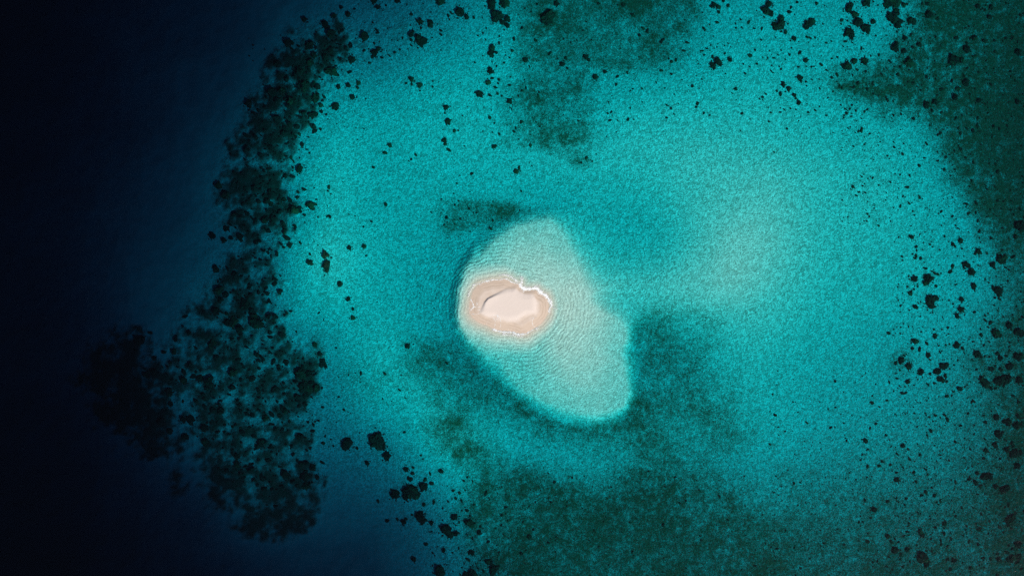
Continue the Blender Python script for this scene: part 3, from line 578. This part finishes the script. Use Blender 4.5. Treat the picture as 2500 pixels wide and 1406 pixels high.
LAND = [  # (x, y, short name) landmarks that other corals are described from
 (1027,100,"ragged coral on the upper slope"),(1122,30,"round black coral near the top edge"),(1216,10,"twin coral block cut by the top edge"),(1220,42,"broad mottled coral under the twin block"),
 (1203,126,"tall ragged coral of the upper middle"),(1171,230,"round greenish coral of the upper middle"),(1089,263,"neat round coral above left lagoon"),(1004,195,"tailed coral of upper left lagoon"),
 (951,355,"perfectly round coral of the left lagoon"),(1086,345,"upright oval coral of the left lagoon"),(1262,415,"slanting coral above the sand shelf"),(732,413,"round coral at the reef's inner rim"),
 (757,502,"wide coral beside the left reef"),(796,645,"stacked pair of round corals"),(757,641,"round coral left of the stacked pair"),(830,694,"smooth oval coral west of the island"),
 (995,845,"lone coral south-west of the island"),(745,935,"long ragged patch reef at lower left"),(847,1083,"big round coral in the dark blue bay"),(921,1076,"rough round coral heading the bay"),
 (1005,1200,"biggest coral of the bay shore"),(1029,1264,"egg-shaped coral of the bay shore"),(1092,1295,"tailed coral on the bay shore"),(1152,1348,"black coral ball near the bottom edge"),
 (1872,27,"jagged coral at the top right"),(1903,62,"ragged coral below the jagged one"),(1975,58,"heart-shaped coral at upper right"),(2074,82,"rough round coral at upper right"),
 (2181,8,"large dark coral cut by the top edge"),(2180,48,"large tall coral at upper right"),(1752,152,"two-lobed coral left of upper right"),(2272,730,"large hooked coral at right"),
 (2267,680,"knobbly coral above the hooked one"),(2442,632,"mottled coral near the right edge"),(2290,915,"broken ring of coral at right"),(2400,930,"curved coral bank at the right edge"),
 (2253,1362,"squarish big coral at the bottom right"),(2467,1268,"ragged black coral at bottom right edge"),(2248,1302,"long coral above the squarish one"),(2185,1343,"black coral left of the squarish one"),
 (1938,206,"round coral pair below upper right"),(1340,45,"large dim coral in the top meadow"),(2330,145,"dim coral in dark upper right"),(610,790,"dark patch reef on the left shelf"),(570,785,"dim patch reef by the drop-off"),
 (1205,1390,"coral cluster at the bottom edge"),(1075,1395,"black coral at the foot of the bay"),(2188,1171,"square-set coral at lower right"),(2437,1060,"heavy coral at the right edge"),
]
for x, y, s in LAND:
    best = min((c for c in singles if 'short' not in c), key=lambda c: math.hypot(c['u'] - x, c['v'] - y) - .3 * c['r'])
    if math.hypot(best['u'] - x, best['v'] - y) < 26 + best['r'] * .5: best['short'] = s
lands = [c for c in singles if 'short' in c]
DIRS = ["right of", "below right of", "below", "below left of", "left of", "above left of", "above", "above right of"]
def size_word(c):
    return "tiny" if c['r'] < 3.2 else "small" if c['r'] < 5 else "middling" if c['r'] < 8 else "big"
bucket = {}
for c in singles:
    if 'short' in c: continue
    l = min(lands, key=lambda l: math.hypot(c['u'] - l['u'], c['v'] - l['v']))
    a = math.degrees(math.atan2(c['v'] - l['v'], c['u'] - l['u'])) % 360
    noun = "coral clump" if len(c['ids']) > 1 else "coral head"
    key = (size_word(c), noun, DIRS[int((a + 22.5) // 45) % 8], l['short'])
    bucket.setdefault(key, []).append((math.hypot(c['u'] - l['u'], c['v'] - l['v']), id(c), c))
ORD = ["first", "second", "third", "fourth", "fifth", "sixth", "seventh", "eighth", "ninth", "tenth", "eleventh", "twelfth", "thirteenth", "fourteenth"]
for (sz, noun, dr, sh_), lst in bucket.items():
    lst.sort()
    for k, (_, _, c) in enumerate(lst):
        pre = f"{sz} {noun}" if k == 0 and len(lst) == 1 else (f"nearest {sz} {noun}" if k == 0 else f"{ORD[k]} {sz} {noun}")
        c['label'] = f"{pre} {dr} the {sh_}"
for c in lands:
    c['label'] = c['short'] if len(c['short'].split()) >= 4 else c['short'] + " on sand"

seed = 100
def lobe_mesh(u, v, r_px, seed, origin):
    z = float(ground(u, v)); x, y = to_world(u, v, z)
    r = r_px * MPP * (CAM_H - z) / CAM_H
    big = r_px > 7
    rg = np.random.default_rng(seed)
    vv, ff = dome(r, min(.25 + .42 * r, 2.2), 30 if big else 18, 5 if big else 3, seed, rough=.20 if big else .17, stretch=rg.uniform(.88, 1.14), ang=rg.uniform(0, 6.28), knob=.16)
    vv = vv + np.array([x - origin[0], y - origin[1], z - origin[2]])
    return mesh_np("coral_lobe", vv, ff, False)
for c in singles:
    z0 = float(ground(c['u'], c['v'])); x0, y0 = to_world(c['u'], c['v'], z0)
    ids = c['ids']
    if len(ids) == 1:
        seed += 1
        o = link("coral_head", lobe_mesh(P[ids[0], 0], P[ids[0], 1], P[ids[0], 2], seed, (x0, y0, z0)), M_CORAL)
        o.location = (x0, y0, z0)
    else:
        o = link("coral_head", None)
        o.location = (x0, y0, z0)
        for i in ids:
            seed += 1
            link("coral_mound" if i == max(ids, key=lambda q: P[q, 2]) else "coral_lobe", lobe_mesh(P[i, 0], P[i, 1], P[i, 2], seed, (x0, y0, z0)), M_CORAL, o)
    tag(o, c['label'], "coral", "coral heads on the lagoon floor")

# ------------------------------------------------------------------ coral too small or too many to pick apart
def scatter(name, items, mat, seg, rings, seed, rough=.2, knob=.2, hmul=.5):
    Vs, Fs, off = [], [], 0
    protos = [dome(1.0, 1.0, seg, rings, seed + k, rough, 1.0, 0.0, knob) for k in range(14)]
    for k, (u, v, r) in enumerate(items):
        pv, pf = protos[k % 14]
        z = float(ground(u, v)); x, y = to_world(u, v, z); rm = r * MPP * (CAM_H - z) / CAM_H
        a = k * 2.399; c, s = math.cos(a), math.sin(a); e = 1 + .3 * math.sin(k * 1.7)
        px = pv[:, 0] * rm * e; py = pv[:, 1] * rm / e
        Vs.append(np.stack([px * c - py * s + x, px * s + py * c + y, pv[:, 2] * min(rm * hmul + .08, 1.6) + z], -1)); Fs.append(pf + off); off += len(pv)
    o = link(name, mesh_np(name, np.concatenate(Vs), np.concatenate(Fs), False), mat)
    return tag(o, kind="stuff")

small = [(P[i, 0], P[i, 1], P[i, 2]) for c in rest for i in c['ids']]
# crumbs round the big colonies and loose pieces over the sand
for c in singles:
    for i in c['ids']:
        for _ in range(int(2 + P[i, 2] * .45)):
            a = rng.uniform(0, 6.28); d = P[i, 2] * rng.uniform(.85, 1.5) + rng.uniform(0, 2)
            small.append((P[i, 0] + d * math.cos(a), P[i, 1] + d * math.sin(a), rng.uniform(.8, .8 + min(P[i, 2] * .16, 1.8))))
ZONES = [((2050,-10,2510,560),900),((1700,-10,2110,330),170),((2180,560,2510,1420),900),((1880,900,2300,1420),260),((1050,-10,1330,330),90),((1300,-10,1720,300),130),((1060,460,1300,580),40),((700,380,1100,900),30),((860,0,1060,150),60),((720,900,1000,1100),60),((1050,1180,1300,1420),150),((1300,1150,1900,1420),160),((600,80,900,330),80)]
for (x0, y0, x1, y1), cnt in ZONES:
    for _ in range(cnt):
        small.append((rng.uniform(x0, x1), rng.uniform(y0, y1), min(1.0 + rng.exponential(.75), 4.5)))
small = [q for q in small if not (1105 < q[0] < 1550 and 510 < q[1] < 1040 and float(bil(sdS, np.array(q[0]), np.array(q[1]))) > -8)]
scatter("coral_rubble", small, M_CORAL, 8, 2, 500)

# knobs of the dense reef along the drop-off
cand_u = rng.uniform(150, 1300, 60000); cand_v = rng.uniform(-20, 1420, 60000)
pr = bil(RR, cand_u, cand_v) * smooth(10, 4, bil(D, cand_u, cand_v))
ok = rng.uniform(0, 1, 60000) < pr ** 1.5 * .20
knobs = [(a, b_, min(1.6 + rng.exponential(1.7), 8)) for a, b_ in zip(cand_u[ok], cand_v[ok])][:5200]
scatter("coral_reef", knobs, M_REEF, 8, 2, 700, .22, .22, .5)

# ------------------------------------------------------------------ seagrass: leaf tufts over the covered ground
def seagrass(nt_):
    uu = rng.uniform(-60, 2560, nt_ * 5); vv = rng.uniform(-60, 1466, nt_ * 5)
    a = bil(A, uu, vv)
    k = rng.uniform(0, 1, nt_ * 5) < np.clip(a ** 1.4, 0, 1)
    uu, vv = uu[k][:nt_], vv[k][:nt_]
    n_ = len(uu)
    z = ground(uu, vv); x, y = to_world(uu, vv, z)
    L = rng.uniform(.13, .36, n_); W = L * rng.uniform(.30, .6, n_); th = rng.uniform(0, 6.28, n_); tilt = rng.uniform(.1, .6, n_)
    dx, dy = np.cos(th), np.sin(th)
    c0 = np.stack([x, y, z + .05], -1)
    dl = np.stack([dx * L, dy * L, L * tilt], -1); dw = np.stack([-dy * W, dx * W, np.zeros(n_)], -1)
    v = np.stack([c0 - dl * .5 * [1, 1, 0] - dw * .5, c0 - dl * .5 * [1, 1, 0] + dw * .5, c0 + dl * .5 * [1, 1, 2] + dw * .35, c0 + dl * .5 * [1, 1, 2] - dw * .35], 1).reshape(-1, 3)
    f = np.arange(n_ * 4).reshape(-1, 4)
    return mesh_np("seagrass", v, f, False)
tag(link("seagrass", seagrass(300000), M_GRASS), kind="stuff")

# ------------------------------------------------------------------ foam of the breaking ripples round the sandbank
def poly_walk(pts, step):
    out = []
    for (ax, ay), (bx_, by_) in zip(pts[:-1], pts[1:]):
        L = math.hypot(bx_ - ax, by_ - ay); k = max(1, int(L / step))
        for i in range(k):
            t = i / k; out.append((ax + (bx_ - ax) * t, ay + (by_ - ay) * t))
    return out
def foam(name, label, lines, seed, hmax=.07):
    """lines: (points on the island enlargement, width, density)"""
    rg = np.random.default_rng(seed); items = []
    for pts, wd, dens in lines:
        w_ = poly_walk(pts, 4.0)
        for i, (x, y) in enumerate(w_):
            env = .45 + .55 * abs(math.sin(i * .11 + seed) * math.sin(i * .037 + 2 * seed)) + .25 * math.sin(i * .31)
            cnt = rg.poisson(max(1.7 * dens * max(wd, 8) / 9.0 * env, .05))
            for _ in range(cnt):
                o1 = rg.normal() * wd * .42 * max(env, .3); o2 = rg.normal() * wd * .42 * max(env, .3)
                items.append((1100 + (x + o1) / 7.03, 640 + (y + o2) / 7.03, rg.uniform(.35, .95) * (.55 + min(wd, 40) / 70)))
    Vs, Fs, off = [], [], 0
    th = np.linspace(0, 2 * np.pi, 6, endpoint=False)
    for (u, v, r) in items:
        g = max(float(ground(u, v)), 0.0); z = g + .012
        x, y = to_world(u, v, z); rm = r * MPP
        rr = rm * rg.uniform(.55, 1.3, 6); h = rg.uniform(.3, 1.0) * hmax
        Vs.append(np.concatenate([np.stack([x + rr * np.cos(th), y + rr * np.sin(th), np.full(6, z - .006)], -1), [[x, y, z + h]]]))
        a = np.arange(6); Fs.append(np.stack([a, (a + 1) % 6, np.full(6, 6)], -1) + off); off += 7
    o = link(name, mesh_np(name, np.concatenate(Vs), np.concatenate(Fs), True), M_FOAM)
    return tag(o, label, "foam", "foam lines round the sandbank")
foam("foam_line", "thin white foam line along the upper left shore of the sandbank",
     [([(375,400),(430,380),(480,368),(600,332),(700,306),(800,300),(840,308),(880,292),(930,280),(990,300),(1040,340),(1100,358),(1185,378)], 13, 1.5),
      ([(480,385),(560,372),(620,352),(700,330)], 9, .6)], 1)
foam("foam_line", "broad broken surf band on the upper right shore of the sandbank",
     [([(1190,385),(1215,430),(1260,458),(1310,462),(1400,452),(1480,455)], 42, 1.25), ([(1480,440),(1515,490),(1560,530),(1620,560),(1660,590)], 40, 1.2),
      ([(1650,585),(1690,640),(1715,690),(1735,740)], 36, 1.0), ([(1745,740),(1705,785),(1690,830),(1690,880)], 22, .9), ([(1220,265),(1225,310),(1215,365)], 30, .7),
      ([(1440,415),(1540,400)], 20, .5), ([(1200,400),(1300,480),(1380,478)], 14, 1.2), ([(1750,770),(1800,790),(1830,810)], 9, .8)], 2)
foam("foam_line", "faint scattered foam above the upper shore of the sandbank",
     [([(830,240),(880,215),(960,220),(1030,240)], 24, .42), ([(1030,250),(1100,300),(1170,350)], 36, .40), ([(1180,240),(1260,270)], 20, .4)], 3)
foam("foam_line", "white foam fringe along the lower shore of the sandbank",
     [([(735,1150),(790,1172),(860,1192),(950,1197),(1060,1205),(1120,1228),(1180,1240),(1240,1232),(1300,1228)], 26, 1.25), ([(1310,1222),(1350,1190),(1430,1150),(1480,1125)], 14, 1.1), ([(1450,1150),(1530,1105)], 26, .5), ([(900,1230),(1080,1260),(1250,1270)], 34, .28)], 4, .15)
foam("foam_line", "small white foam tongue at the left end of the sandbank",
     [([(350,640),(368,680),(385,720),(402,760)], 14, 1.3), ([(402,765),(370,795),(345,812)], 18, 1.5), ([(400,772),(440,775),(490,770)], 8, 1.0), ([(290,778),(330,795),(355,810)], 8, 1.2), ([(450,690),(455,725),(440,750)], 6, .8), ([(300,600),(330,500),(390,420)], 26, .25)], 5)
def ring_pts(cx, cy, rx, ry, a0, a1):
    return [(cx + rx * math.cos(math.radians(a)), cy + ry * math.sin(math.radians(a))) for a in range(a0, a1, 12)]
foam("foam_line", "thin curling swash line on the left tip of the sandbank",
     [(ring_pts(425, 850, 92, 46, -60, 250), 6, .9)], 6)
foam("foam_line", "thin curved swash lines on the lower left beach of the sandbank",
     [([(800,900),(845,955),(868,1040),(850,1120)], 6, .9), (ring_pts(760, 950, 50, 45, -120, 110), 6, .8), ([(740,960),(770,1000),(760,1080),(750,1140)], 10, .5), ([(640,1000),(620,1040),(625,1075)], 5, .4)], 7)
foam("foam_line", "thin curved swash line on the lower right beach of the sandbank",
     [([(1490,905),(1430,950),(1397,1020),(1410,1075),(1445,1112)], 8, .9), ([(1640,1080),(1700,1040),(1710,1010)], 5, .4)], 8)
